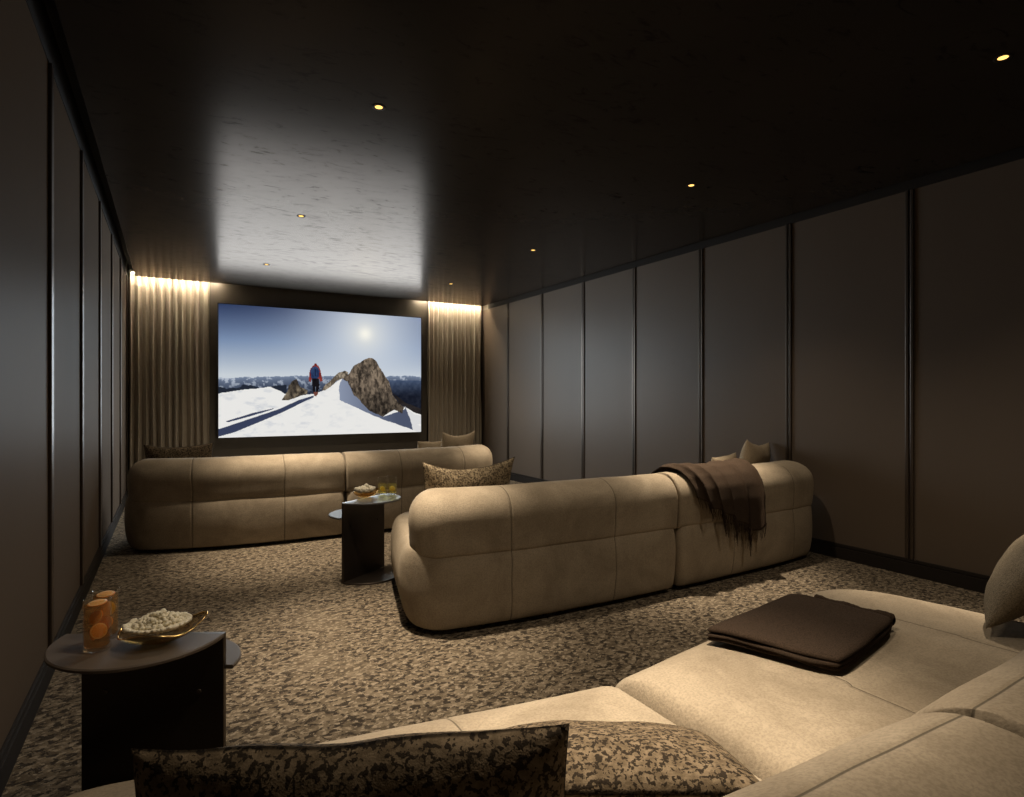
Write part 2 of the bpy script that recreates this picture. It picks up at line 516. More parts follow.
    strip = P((.47, .641), (.482, .611), (.518, .551), (.549, .5), (.586, .477), (.601, .491), (.599, .519), (.573, .545), (.543, .565), (.512, .611), (.485, .643))
    img = np.where(strip[..., None], rockcol((92, 82, 70), (168, 154, 134)), img)
    rock = P((.573, .549), (.605, .504), (.63, .437), (.662, .405), (.707, .367), (.723, .363), (.75, .391), (.766, .441), (.793, .502), (.819, .564), (.833, .637), (.839, .679), (.88, .752), (.901, .784), (.891, .836), (.846, .804), (.819, .825), (.786, .861), (.746, .834), (.707, .802), (.675, .751), (.656, .705), (.63, .679), (.611, .619), (.599, .569))
    rc = rockcol((70, 61, 53), (138, 122, 104)) * (1.05 - 0.45 * np.clip((Y - .6) / .25, 0, 1))[..., None]
    img = np.where(rock[..., None], rc, img)
    small = P((.278, .719), (.285, .699), (.304, .653), (.311, .603), (.324, .573), (.347, .549), (.357, .586), (.369, .619), (.399, .644), (.399, .669), (.358, .689), (.309, .724))
    img = np.where(small[..., None], rockcol((58, 52, 46), (140, 126, 104)), img)
    # long shadows on the snow
    for pl in ([(.429, .682), (.399, .699), (.358, .719), (.261, .792), (.0, .936), (.0, .991), (.065, .963), (.166, .895), (.29, .809), (.389, .727), (.429, .699)],
               [(.029, .878), (.147, .818), (.246, .781), (.232, .794), (.129, .846), (.039, .886)]):
        img = np.where(inside(pl, X, Y)[..., None], np.array((58, 66, 92.)), img)
    # the walker
    def put(poly, c, jit=0):
        nonlocal img
        img = np.where(inside(poly, X, Y)[..., None], np.array(c, float) + (rt[..., None] - .5) * jit, img)
    put([(.422, .546), (.455, .548), (.457, .602), (.451, .662), (.439, .662), (.439, .612), (.436, .612), (.436, .662), (.426, .662), (.422, .602)], (24, 22, 26), 20)
    put([(.428, .656), (.450, .656), (.450, .672), (.441, .690), (.432, .688)], (112, 66, 56), 30)
    put([(.405, .572), (.408, .505), (.413, .471), (.425, .446), (.437, .434), (.452, .442), (.462, .479), (.473, .565), (.461, .572), (.456, .545), (.419, .548), (.415, .574)], (132, 50, 42), 60)
    put([(.415, .541), (.414, .481), (.422, .458), (.437, .448), (.45, .459), (.457, .484), (.455, .535), (.443, .547), (.425, .547)], (48, 66, 102), 70)
    put([(.4355, .47), (.4385, .47), (.4385, .53), (.4355, .53)], (22, 34, 62))
    put([(.430, .449), (.432, .428), (.438, .424), (.444, .428), (.446, .449)], (120, 44, 38))
    return np.clip(lin(np.clip(img, 0, 255)), 0, 1)

def build_screen():
    W, Hh = 2.715, 1.70
    root = empty('screen', (0.52 + W / 2, 8.435, 0.702))
    nx, ny = 380, 240
    img = screen_picture(nx, ny)
    xs = np.linspace(-W / 2, W / 2, nx + 1)
    zs = np.linspace(Hh, 0, ny + 1)
    V = [(x, -0.0855, z) for z in zs for x in xs]
    Fc = [(j * (nx + 1) + i, j * (nx + 1) + i + 1, (j + 1) * (nx + 1) + i + 1, (j + 1) * (nx + 1) + i) for j in range(ny) for i in range(nx)]
    me = bpy.data.meshes.new('display')
    me.from_pydata(V, [], Fc); me.update()
    ca = me.color_attributes.new('picture', 'FLOAT_COLOR', 'CORNER')
    cols = np.ones((nx * ny, 4, 4), np.float32)
    cols[:, :, :3] = img.reshape(-1, 1, 3)
    ca.data.foreach_set('color', cols.ravel())
    t = NT('lit_picture')
    at = t.n('ShaderNodeVertexColor', _layer_name='picture')
    e = t.n('ShaderNodeEmission', Color=at.outputs[0], Strength=SCREEN_STRENGTH)
    t.t.links.new(e.outputs[0], t.out.inputs[0])
    me.materials.append(t.m)
    link(bpy.data.objects.new('display', me), root)
    bm = bmesh.new(); add_box(bm, -W / 2 - 0.012, W / 2 + 0.012, -0.084, 0.0, -0.012, Hh + 0.012, 0.003)
    bm_obj('casing', bm, M['black'], root)
    bm = bmesh.new(); add_box(bm, -0.5, 0.5, 0.0005, 0.024, 0.5, 1.2, 0.004)
    bm_obj('wall_mount', bm, M['steel'], root)
    # added area lamp in front of the display, strengthening its light on the room
    ld = bpy.data.lights.new('added_display_fill', 'AREA'); ld.shape = 'RECTANGLE'
    ld.size = W; ld.size_y = Hh; ld.energy = SCREEN_W; ld.color = (0.84, 0.94, 1.0)
    lo = bpy.data.objects.new('added_display_fill', ld); link(lo, root)
    lo.location = (0, -0.095, Hh / 2); lo.rotation_euler = (R(-90), 0, 0)
    tag(root, 'large lit wall screen showing a red-jacketed hiker on a snowy ridge under blue sky', 'screen')
SCREEN_STRENGTH = 0.92
SCREEN_W = 88.0
build_screen()

# ------------------------------------------------------------------ ceiling downlights
LIGHT_W = 430.0
SPILL_W = 68.0
def downlight(x, y, label, power=1.0):
    root = empty('downlight', (x, y, ZC))
    V, Fc, nseg = [], [], 28
    prof = [(0.034, 0.0), (0.034, -0.002), (0.028, -0.003), (0.023, -0.002), (0.019, 0.0)]
    for r, z in prof:
        for k in range(nseg):
            a = 2 * math.pi * k / nseg
            V.append((r * math.cos(a), r * math.sin(a), z))
    for j in range(len(prof) - 1):
        for k in range(nseg):
            Fc.append((j * nseg + k, j * nseg + (k + 1) % nseg, (j + 1) * nseg + (k + 1) % nseg, (j + 1) * nseg + k))
    mesh_obj('trim_ring', V, Fc, M['base'], root)
    V = [(0, 0, -0.004)]; Fc = []
    for r, z in ((0.010, -0.0035), (0.019, -0.001)):
        for k in range(nseg):
            a = 2 * math.pi * k / nseg
            V.append((r * math.cos(a), r * math.sin(a), z))
    for k in range(nseg):
        Fc.append((0, 1 + k, 1 + (k + 1) % nseg))
        Fc.append((1 + k, 1 + nseg + k, 1 + nseg + (k + 1) % nseg, 1 + (k + 1) % nseg))
    mesh_obj('lens', V, Fc, M['lens'], root)
    for nm, watt, cone in (('beam_lamp', LIGHT_W, 48), ('spill_lamp', SPILL_W, 114)):
        ld = bpy.data.lights.new(nm, 'SPOT')
        ld.energy = watt * power; ld.color = (1.0, 0.83, 0.62)
        ld.spot_size = math.radians(cone); ld.spot_blend = 1.0; ld.shadow_soft_size = 0.035
        lo = bpy.data.objects.new(nm, ld); link(lo, root); lo.location = (0, 0, -0.03)
    if label: tag(root, label, 'light')
    else: tag(root, 'small recessed ceiling downlight out of view above the sofas', 'light', 'downlights out of view')
    return root
M['lens'] = emit('lens_warm', (1.0, 0.57, 0.15), 2.2)
downlight(0.90, 2.90, 'brightest recessed downlight in the left ceiling row, above the open carpet')
downlight(0.90, 4.94, 'second recessed downlight in the left ceiling row, above the screen glow')
downlight(0.90, 6.91, 'tiny farthest recessed downlight in the left ceiling row, just in front of the screen')
downlight(3.08, 6.91, 'farthest recessed downlight in the right ceiling row, in front of the right curtain')
downlight(3.08, 4.94, 'recessed downlight in the right ceiling row, second from the screen end')
downlight(3.08, 2.90, 'starry recessed downlight in the right ceiling row, above the sofa with the throw')
downlight(3.08, 1.15, 'nearest recessed downlight at the top right corner of the ceiling')
downlight(0.90, 1.10, None)

# ------------------------------------------------------------------ sofas
def ring_outline(x0, x1, y0, y1, rj, rb, rf, ns, nt, nc):
    """closed outline, counter-clockwise from the joint-side back corner; rj: radius at the joint, rb/rf: outer back / front radii"""
    pts = []
    hx, hy = (x1 - x0), (y1 - y0)
    lim = max(1e-4, min(hx, hy) / 2)
    rj, rb, rf = (max(1e-4, min(r, lim)) for r in (rj, rb, rf))
    def arc(cx, cy, r, a0):
        for k in range(nc):
            a = math.radians(a0 + 90.0 * k / nc)
            pts.append((cx + r * math.cos(a), cy + r * math.sin(a)))
    def seg(p, q, m):
        for k in range(m):
            f = k / m
            pts.append((p[0] + (q[0] - p[0]) * f, p[1] + (q[1] - p[1]) * f))
    arc(x0 + rj, y0 + rj, rj, 180)
    seg((x0 + rj, y0), (x1 - rb, y0), ns)
    arc(x1 - rb, y0 + rb, rb, 270)
    seg((x1, y0 + rb), (x1, y1 - rf), nt)
    arc(x1 - rf, y1 - rf, rf, 0)
    seg((x1 - rf, y1), (x0 + rj, y1), ns)
    arc(x0 + rj, y1 - rj, rj, 90)
    seg((x0, y1 - rj), (x0, y0 + rj), nt)
    return pts

DEP = 1.09
def make_half(side, L, cb, fv, profile, x1in, ya, yb, rj, rb, rf, jk, hseam=None, seed=0, kb=1.0, zb=-1.0, ke=1.0):
    """one half of a sofa layer. profile: [(z, inset)], side: +1/-1, fan-mapped onto the curved plan."""
    V, Fc, S, H = [], [], [], []
    ns, nt, nc = 64, 22, 9
    prev = None
    N = None
    for z, d in profile:
        rr = lambda r: r - d
        dk = d * (kb if z > zb else 0.40)
        de = d * (ke if z > zb else 0.8)
        pts = ring_outline(0.003 + d * jk, L - x1in - de, ya + dk, yb - d, rj - d * jk, rr(rb), rr(rf), ns, nt, nc)
        N = len(pts)
        for s, y in pts:
            t = y / DEP
            bx, by = s, cb * abs(s) ** 3
            fx, fy = s - FAN * s * s, DEP + fv * s
            x = bx + (fx - bx) * t; yy = by + (fy - by) * t
            nz = noise.noise(Vector((x * 2.3 + seed * 7.1, yy * 2.3, z * 3.0))) 
            nb = noise.noise(Vector((x * 6.0 + seed * 3.3, yy * 6.0, z * 7.0)))
            k = 0.004 * nz + 0.002 * nb
            V.append((side * x, yy + (k if d < 0.2 else 0), z + (k if z > 0.1 else 0)))
            S.append(s + 0.008 * nb)
            H.append(y if hseam is not None and z > 0.6 else 9.0)
    R = len(profile)
    for j in range(R - 1):
        for k in range(N):
            a, b = j * N + k, j * N + (k + 1) % N
            Fc.append((a, b, b + N, a + N))
    Fc.append(tuple(range(N - 1, -1, -1)))
    Fc.append(tuple(range((R - 1) * N, R * N)))
    return V, Fc, {'along': S, 'across': H}

def smooth_profile(key, n):
    """Catmull-Rom through (z, inset) key points"""
    out = []
    for i in range(len(key) - 1):
        p0 = key[max(i - 1, 0)]; p1 = key[i]; p2 = key[i + 1]; p3 = key[min(i + 2, len(key) - 1)]
        for k in range(n):
            t = k / n
            out.append(tuple(0.5 * ((2 * b) + (-a + c) * t + (2 * a - 5 * b + 4 * c - d) * t * t + (-a + 3 * b - 3 * c + d) * t ** 3) for a, b, c, d in zip(p0, p1, p2, p3)))
    out.append(key[-1])
    return out

BASE_PROF = smooth_profile([(0.028, 0.090), (0.038, 0.064), (0.080, 0.032), (0.16, 0.008), (0.25, 0.0), (0.33, 0.012), (0.385, 0.040), (0.420, 0.082), (0.438, 0.135), (0.446, 0.20), (0.450, 0.28), (0.452, 0.38), (0.452, 0.475)], 3)
BACK_PROF = smooth_profile([(0.391, 0.050), (0.397, 0.022), (0.415, 0.009), (0.50, 0.003), (0.580, 0.0), (0.640, 0.014), (0.686, 0.048), (0.712, 0.092), (0.722, 0.132), (0.724, 0.157)], 3)

def sofa(jx, by, LL, cb, fv, label, seed, dep=1.09, fans=(0.105, 0.105)):
    global DEP
    DEP = dep; rotz = 0.0
    root = empty('sofa', (jx, by, 0.0), rotz)
    global FAN
    pl = smooth_profile([(0.0, 0.16), (0.02, 0.16), (0.035, 0.16), (0.036, 0.45)], 1)
    for side, L in ((-1, LL[0]), (1, LL[1])):
        FAN = fans[0] if side < 0 else fans[1]
        V, Fc, S = make_half(side, L, cb, fv, pl, 0.0, 0.0, DEP, 0.02, 0.34, 0.36, 0.0)
        mesh_obj('plinth', V, Fc, M['plinth'], root, smooth=False)
        V, Fc, S = make_half(side, L, cb, fv, BASE_PROF, 0.0, 0.0, DEP, 0.05, 0.25, 0.30, 0.28, None, seed + side, 0.30, 0.25, 0.45)
        mesh_obj('seat', V, Fc, M['velvet'], root, attrs=S)
        V, Fc, S = make_half(side, L, cb, fv, BACK_PROF, 0.046, 0.002, 0.325, 0.02, 0.17, 0.15, 0.12, 0.675, seed + side)
        mesh_obj('backrest', V, Fc, M['velvet'], root, attrs=S)
    tag(root, label, 'sofa')
    return root
sofa(1.31, 5.14, (1.69, 1.69), 0.062, 0.13, 'curved sand velvet sofa nearest the screen, its back to the small drinks table', 10)
sofa(2.715, 2.65, (1.735, 1.625), 0.022, 0.14, 'curved sand velvet sofa with a brown throw draped over its back', 20)
sofa(1.062, 0.235, (1.495, 1.62), 0.018, 0.15, 'large cropped sand velvet sofa closest to the viewer, folded brown blanket on its seat', 30, 1.115, (0.045, 0.105))

# ------------------------------------------------------------------ cushions
def pillow(name, W, Hh, T, mat, label, loc, rot, pinch=0.06, sag=0.0, seed=0, pw=0.55):
    n, m = 40, 28
    V, Fc, S = [], [], []
    idx = {}
    def P(i, j, sgn):
        u, v = -1 + 2 * i / n, -1 + 2 * j / m
        e = max(0.0, (1 - abs(u) ** 2.6)) * max(0.0, (1 - abs(v) ** 2.6))
        th = T / 2 * e ** pw
        x = W / 2 * u * (1 - pinch * 0.55 * (1 - v * v))
        z = Hh / 2 * v * (1 - pinch * 1.3 * (1 - u * u))
        if v > 0: z -= sag * (1 - u * u) * v
        z += 0.007 * noise.noise(Vector((u * 2.2 + seed * 3.1, v * 0.7, 1.5))) * (1 - abs(u) ** 6)
        w = noise.noise(Vector((x * 7 + seed, z * 7, sgn * 3.0 + seed)))
        w2 = noise.noise(Vector((x * 18 + seed, z * 18, sgn * 5.0)))
        y = sgn * (th + (0.010 * w + 0.004 * w2) * e ** 0.5)
        return (x, y, z), min(abs(1 - abs(u)) * W / 2, abs(1 - abs(v)) * Hh / 2)
    for sgn in (-1, 1):
        for j in range(m + 1):
            for i in range(n + 1):
                edge = i in (0, n) or j in (0, m)
                key = (i, j, 0 if edge else sgn)
                if key in idx: continue
                idx[key] = len(V)
                p, s = P(i, j, sgn)
                V.append(p); S.append(s)
    for sgn in (-1, 1):
        for j in range(m):
            for i in range(n):
                q = []
                for a, b in ((i, j), (i + 1, j), (i + 1, j + 1), (i, j + 1)):
                    e = a in (0, n) or b in (0, m)
                    q.append(idx[(a, b, 0 if e else sgn)])
                Fc.append(tuple(q) if sgn > 0 else tuple(reversed(q)))
    o = mesh_obj(name, V, Fc, mat, attrs={'seam': S})
    o.location = loc
    o.rotation_euler = rot
    tag(o, label, 'cushion')
    return o
# first row
pillow('lumbar_cushion', 0.52, 0.36, 0.13, M['dapple'], 'brown patterned cushion peeking over the left end of the sofa nearest the screen', (0.065, 5.80, 0.642), (R(14), 0, R(-6)), 0.09, 0.01, 1)
pillow('square_cushion', 0.43, 0.39, 0.13, M['linen'], 'sand cushion with raised corners peeking over the right end of the sofa nearest the screen', (2.655, 5.80, 0.662), (R(12), 0, R(10)), 0.13, 0.02, 2)
pillow('square_cushion', 0.30, 0.29, 0.11, M['linen'], 'pale cushion barely showing beside the sand cushion on the sofa nearest the screen', (2.42, 5.98, 0.615), (R(22), 0, R(-6)), 0.08, 0.0, 3)
# second row
pillow('lumbar_cushion', 0.61, 0.39, 0.14, M['boucle'], 'speckled textured lumbar cushion standing at the left end of the sofa with the throw', (1.515, 3.15, 0.655), (R(9), 0, R(2)), 0.14, 0.025, 4)
pillow('square_cushion', 0.42, 0.38, 0.17, M['linen'], 'brown-beige cushion standing tallest at the right end of the sofa with the throw', (4.11, 3.20, 0.672), (R(8), R(6), R(14)), 0.12, 0.01, 5)
pillow('square_cushion', 0.30, 0.27, 0.12, M['linen'], 'light cushion corner just showing between the throw and the taller cushion', (3.755, 3.22, 0.632), (R(14), R(-5), R(4)), 0.10, 0.0, 6)
# third row
pillow('lumbar_cushion', 0.53, 0.325, 0.12, M['dapple'], 'dark dappled lumbar cushion standing upright at the bottom edge, seen from behind', (0.205, 0.74, 0.622), (R(4), 0, R(-24)), 0.04, 0.0, 7)
pillow('lumbar_cushion', 0.47, 0.34, 0.11, M['dapple'], 'dark dappled lumbar cushion slumped to the right behind the upright one', (0.675, 0.838, 0.550), (R(74), 0, R(-30)), 0.05, 0.0, 8)
pillow('square_cushion', 0.46, 0.36, 0.14, M['tweed'], 'plain brown tweed cushion leaning at the right edge of the nearest sofa', (2.46, 0.85, 0.630), (R(32), R(0), R(18)), 0.06, 0.0, 9)

# ------------------------------------------------------------------ throw over the second sofa
def draped_throw():
    path = [(0.385, 0.47), (0.372, 0.56), (0.345, 0.64), (0.30, 0.700), (0.235, 0.734), (0.165, 0.742), (0.095, 0.732), (0.038, 0.692), (0.000, 0.63), (-0.018, 0.54), (-0.026, 0.44), (-0.032, 0.34), (-0.034, 0.20), (-0.034, 0.05)]
    L = [0]
    for a, b in zip(path, path[1:]): L.append(L[-1] + math.hypot(b[0] - a[0], b[1] - a[1]))
    def at(s):
        s = max(0, min(L[-1] - 1e-6, s))
        for i in range(len(L) - 1):
            if s <= L[i + 1]:
                f = (s - L[i]) / (L[i + 1] - L[i])
                a, b = path[i], path[i + 1]
                y, z = a[0] + (b[0] - a[0]) * f, a[1] + (b[1] - a[1]) * f
                ty, tz = b[0] - a[0], b[1] - a[1]
                q = math.hypot(ty, tz)
                return y, z, tz / q, -ty / q
    def hem(u):     # arc length at which the cloth ends
        pts = [(0, 0.66), (0.15, 0.73), (0.35, 0.77), (0.6, 0.84), (0.8, 0.91), (0.93, 0.92), (1, 0.87)]
        for (a, p), (b, q) in zip(pts, pts[1:]):
            if u <= b: return p + (q - p) * (u - a) / (b - a)
        return pts[-1][1]
    nu, nv = 96, 60
    root = empty('throw_blanket', (2.68, 2.65, 0.0))
    V, Fc = [], []
    def X(u, s):
        # upper width 2.78..3.56, gathered and swept to the right further down
        h = max(0.0, s - 0.40)
        x0 = 0.10 + 0.26 * h; x1 = 0.80 - 0.12 * h
        return x0 + (x1 - x0) * u
    # orientation of (ny, nz): at the top of the bolster it must point up
    y, z, ny, nz = at(0.40)
    sg = 1.0 if nz > 0 else -1.0
    def point2(u, s, off=0.0):
        y, z, ny, nz = at(s)
        ny, nz = ny * sg, nz * sg
        h = max(0.0, min(1.0, (s - 0.22) / 0.5))
        ph = u * 2 * math.pi * 4.6 + 1.5 * math.sin(3.1 * u) - 2.6 * s
        f = (0.5 + 0.5 * math.sin(ph)) ** 1.4
        amp = (0.012 + 0.034 * h) * (0.65 + 0.35 * math.sin(7 * u + 1))
        n2 = noise.noise(Vector((u * 5, s * 4, 2.0))) * 0.010
        k = 0.008 + amp * f + abs(n2) + off
        x = X(u, s) + 0.025 * h * math.cos(ph)
        return (x, y + k * ny + 0.022 * abs(x) ** 3, z + k * nz)
    for j in range(nv + 1):
        for i in range(nu + 1):
            u = i / nu
            s0 = 0.05 + 0.03 * math.sin(5 * u)
            s = s0 + (hem(u) - s0) * j / nv
            V.append(point2(u, s))
    for j in range(nv):
        for i in range(nu):
            a = j * (nu + 1) + i
            Fc.append((a, a + 1, a + nu + 2, a + nu + 1))
    c = mesh_obj('cloth', V, Fc, M['wool'], root)
    so = c.modifiers.new('thickness', 'SOLIDIFY'); so.thickness = 0.006; so.offset = 1.0
    # fringe: twisted strands along the hem, and a second row from the under layer
    V, Fc = [], []
    rnd = random.Random(3)
    def strand(u, s0, ln, off):
        k0 = len(V)
        m = 6
        sw = rnd.uniform(-0.012, 0.012)
        for a in range(m + 1):
            f = a / m
            p = point2(u, s0 + ln * f, off * (1 - 0.3 * f))
            r = 0.0026 * (1 - 0.45 * f)
            cx = p[0] + sw * f + 0.002 * math.sin(9 * f + u * 50)
            for b in range(4):
                an = math.pi / 2 * b
                V.append((cx + r * math.cos(an), p[1] + r * math.sin(an), p[2]))
        for a in range(m):
            for b in range(4):
                q = k0 + a * 4
                Fc.append((q + b, q + (b + 1) % 4, q + 4 + (b + 1) % 4, q + 4 + b))
    for i in range(100):
        u = (i + 0.5) / 100
        strand(u, hem(u) - 0.006, rnd.uniform(0.055, 0.085), 0.002)
    mesh_obj('fringe', V, Fc, M['wool'], root)
    V, Fc = [], []
    for i in range(46):
        u = 0.26 + 0.56 * (i + 0.5) / 46
        strand(u, hem(u) + 0.01, rnd.uniform(0.10, 0.16), -0.006)
    mesh_obj('fringe', V, Fc, M['wool'], root)
    tag(root, 'dark brown fringed wool throw hanging over the sofa back', 'blanket')
draped_throw()

# ------------------------------------------------------------------ folded blanket on the third sofa
def folded_blanket():
    A, B, C, D = Vector((1.42, 1.300)), Vector((1.955, 1.375)), Vector((2.010, 1.030)), Vector((1.545, 0.930))
    na, nb = 44, 34
    root = empty('folded_blanket', (0, 0, 0))
    def seat_z(x, y):
        s = x - 1.062
        yf = 0.235 + 1.115 + 0.15 * s
        d = yf - y
        if d > 0.22: return 0.455
        if d > 0: return 0.455 - 0.070 * ((0.22 - d) / 0.22) ** 2.4
        return 0.385 + d * 2.2
    def layer(z0, th, grow, seed):
        V, Fc = [], []
        idx = {}
        for sg in (0, 1):
            for j in range(nb + 1):
                for i in range(na + 1):
                    a, b = i / na, j / nb
                    e = i in (0, na) or j in (0, nb)
                    key = (i, j, 2 if e else sg)
                    if key in idx: continue
                    aa = -grow + a * (1 + 2 * grow); bb = -grow + b * (1 + 2 * grow)
                    p = D + (C - D) * aa + ((A + (B - A) * aa) - (D + (C - D) * aa)) * bb
                    # soft round corners
                    ca, cb_ = 2 * aa - 1, 2 * bb - 1
                    k = 1 - 0.055 * (abs(ca) * abs(cb_)) ** 5
                    ctr = (A + B + C + D) / 4
                    p = ctr + (p - ctr) * k
                    wob = noise.noise(Vector((p.x * 5 + seed, p.y * 5, seed))) * 0.008
                    p = p + Vector((wob, wob * 0.7))
                    ed = min(a, 1 - a) * 0.5; eb = min(b, 1 - b) * 0.32
                    q = min(1.0, min(ed, eb) / 0.022)
                    t = th * math.sqrt(max(0.0, 1 - (1 - q) ** 2)) / 2
                    lump = noise.noise(Vector((p.x * 9, p.y * 9, seed + 5))) * 0.004
                    z = seat_z(p.x, p.y) + 0.006 + z0 + th / 2 + lump + (t if sg else -t)
                    idx[key] = len(V); V.append((p.x, p.y, z))
        for sg in (0, 1):
            for j in range(nb):
                for i in range(na):
                    q = []
                    for a, b in ((i, j), (i + 1, j), (i + 1, j + 1), (i, j + 1)):
                        e = a in (0, na) or b in (0, nb)
                        q.append(idx[(a, b, 2 if e else sg)])
                    Fc.append(tuple(q))
        return V, Fc
    for z0, th, g, sd in ((0.0, 0.015, 0.0, 1), (0.0125, 0.014, 0.010, 2), (0.024, 0.018, 0.003, 3)):
        V, Fc = layer(z0, th, g, sd)
        mesh_obj('fold', V, Fc, M['wool'], root)
    # rolled, fuzzy short edge at the right end
    V, Fc = [], []
    nseg = 40
    pts = []
    for k in range(nseg + 1):
        f = k / nseg
        p = C + (D - C) * 0.0
        q = D + (C - D) * 1.0
        e = C + ((B - C) * (f * 0.72 + 0.03))
        pts.append((e.x + 0.008 + 0.004 * math.sin(9 * f), e.y, 0.484 + 0.003 * math.sin(14 * f)))
    for k, p in enumerate(pts):
        for b in range(12):
            an = 2 * math.pi * b / 12
            r = 0.018 * (1 + 0.16 * noise.noise(Vector((k * 0.9, b * 1.3, 0.5)))) * (0.5 if k in (0, nseg) else 1)
            V.append((p[0] + r * math.cos(an), p[1], p[2] + r * 1.15 * math.sin(an)))
    for k in range(nseg):
        for b in range(12):
            Fc.append((k * 12 + b, k * 12 + (b + 1) % 12, k * 12 + 12 + (b + 1) % 12, k * 12 + 12 + b))
    mesh_obj('rolled_edge', V, Fc, M['wool'], root)
    tag(root, 'dark brown wool blanket folded flat on the seat of the nearest sofa', 'blanket')
folded_blanket()

# ------------------------------------------------------------------ split-level side tables
def half_disc(r, z0, th, side, shift, seg=40):
    """half disc along the local x axis on the side*y half, rounded rim"""
    V, Fc = [], []
    out = []
    for k in range(seg + 1):
        a = math.pi * k / seg
        out.append((shift + r * math.cos(a), side * r * math.sin(a)))
    lev = [(z0, 0.004), (z0 + 0.003, 0.0), (z0 + th - 0.003, 0.0), (z0 + th, 0.004)]
    for z, d in lev:
        for x, y in out:
            q = math.hypot(x - shift, y)
            f = (q - d) / q
            V.append((shift + (x - shift) * f, y * f, z))
    n = len(out)
    for j in range(3):
        for k in range(n):
            Fc.append((j * n + k, j * n + (k + 1) % n, (j + 1) * n + (k + 1) % n, (j + 1) * n + k))
    Fc.append(tuple(range(n - 1, -1, -1))); Fc.append(tuple(range(3 * n, 4 * n)))
    return V, Fc

TZ = 0.525
def side_table(loc, rotz, sx, label, top, low):
    """sx: +1 when the panel is flush with the +x end of the top"""
    root = empty('side_table', (loc[0], loc[1], 0), rotz)
    r = 0.228
    V, Fc = half_disc(r, TZ - 0.012, 0.012, -1, 0.0)
    mesh_obj('tabletop', V, Fc, top, root, smooth=False)
    V, Fc = half_disc(r * 0.95, TZ - 0.108, 0.012, 1, sx * 0.030)
    V = [(x, y + 0.0165, z) for x, y, z in V]
    mesh_obj('lower_shelf', V, Fc, low, root, smooth=False)
    bm = bmesh.new()
    xa, xb = (-r + 0.045, r - 0.002) if sx > 0 else (-r + 0.002, r - 0.045)
    add_box(bm, xa, xb, 0.0002, 0.016, 0.012, TZ, 0.0015)
    pn = bm_obj('panel', bm, M['metal'], root)
    for xs in (xa + 0.07, xb - 0.07):
        bm = bmesh.new()
        bmesh.ops.create_cone(bm, cap_ends=True, segments=16, radius1=0.007, radius2=0.006, depth=0.004, matrix=Matrix.Translation((xs, -0.002, TZ - 0.165)) @ Matrix.Rotation(math.pi / 2, 4, 'X'))
        bm_obj('screw_cap', bm, M['trim'], root)
    V, Fc = half_disc(r, 0.0, 0.012, -1, 0.0)
    mesh_obj('base_plate', V, Fc, M['metal'], root, smooth=False)
    V, Fc = half_disc(r * 0.5, 0.0, 0.012, 1, 0.0)
    mesh_obj('base_plate', V, Fc, M['metal'], root, smooth=False)
    tag(root, label, 'table')
    return root
T1 = (-0.065, 2.00); A1 = R(-30)
T2 = (1.155, 3.985); A2 = R(33)
side_table(T1, A1, 1, 'dark metal split-level side table by the left wall holding the orange drinks', M['top'], M['top'])
side_table(T2, A2, -1, 'dark metal split-level side table between the two far sofas, pale top', M['topcool'], M['topcool'])

# ------------------------------------------------------------------ drinks
def lathe(prof, seg=28):
    V, Fc = [], []
    for r, z in prof:
        for k in range(seg):
            a = 2 * math.pi * k / seg
            V.append((r * math.cos(a), r * math.sin(a), z))
    for j in range(len(prof) - 1):
        for k in range(seg):
            Fc.append((j * seg + k, j * seg + (k + 1) % seg, (j + 1) * seg + (k + 1) % seg, (j + 1) * seg + k))
    return V, Fc

def tumbler(loc, r, h, fill, liq, label):
    root = empty('tumbler', loc)
    prof = [(0.0005, 0.0), (r * 0.9, 0.0), (r * 0.98, 0.003), (r, 0.010), (r, h - 0.002), (r - 0.0012, h), (r - 0.0024, h - 0.002), (r - 0.0024, 0.014), (r * 0.8, 0.010), (0.0005, 0.010)]
    V, Fc = lathe(prof)
    mesh_obj('glass_body', V, Fc, M['glass'], root)
    ri = r - 0.0032
    V, Fc = lathe([(0.0005, 0.0115), (ri * 0.9, 0.0115), (ri, 0.016), (ri, h * fill - 0.002), (ri - 0.002, h * fill), (0.0005, h * fill)])
    mesh_obj('drink', V, Fc, liq, root)
    tag(root, label, 'glass')
    return root

def slice_obj(loc, rot, mat, label, cat, name, rad=0.0205, group=None):
    V, Fc = lathe([(0.0004, -0.0016), (rad - 0.0015, -0.0016), (rad, -0.0008), (rad, 0.0008), (rad - 0.0015, 0.0016), (0.0004, 0.0016)], 26)
    o = mesh_obj(name, V, Fc, mat)
    o.location = loc; o.rotation_euler = rot
    tag(o, label, cat, group)

g1 = (-0.172, 1.938); g2 = (-0.160, 2.022)
tumbler((*g1, TZ + 0.001), 0.0325, 0.136, 0.90, M['orange_liq'], 'tall glass of orange drink on the side table by the left wall, nearer the viewer')
tumbler((*g2, TZ + 0.001), 0.0325, 0.136, 0.88, M['orange_liq'], 'tall glass of orange drink behind the other orange drink, nearer the popcorn')
slice_obj((g1[0] + 0.004, g1[1] - 0.008, TZ + 0.052), (R(72), R(8), R(14)), M['orange'], 'orange slice standing in the middle of the nearer orange drink', 'orange slice', 'orange_slice')
slice_obj((g1[0] - 0.004, g1[1] + 0.012, TZ + 0.084), (R(58), R(-20), R(-30)), M['orange'], 'tilted orange slice near the top of the nearer orange drink', 'orange slice', 'orange_slice')
slice_obj((g1[0] - 0.010, g1[1] + 0.010, TZ + 0.040), (R(80), R(0), R(75)), M['orange'], 'orange slice seen edge-on low against the left side of the nearer orange drink', 'orange slice', 'orange_slice', 0.0165)
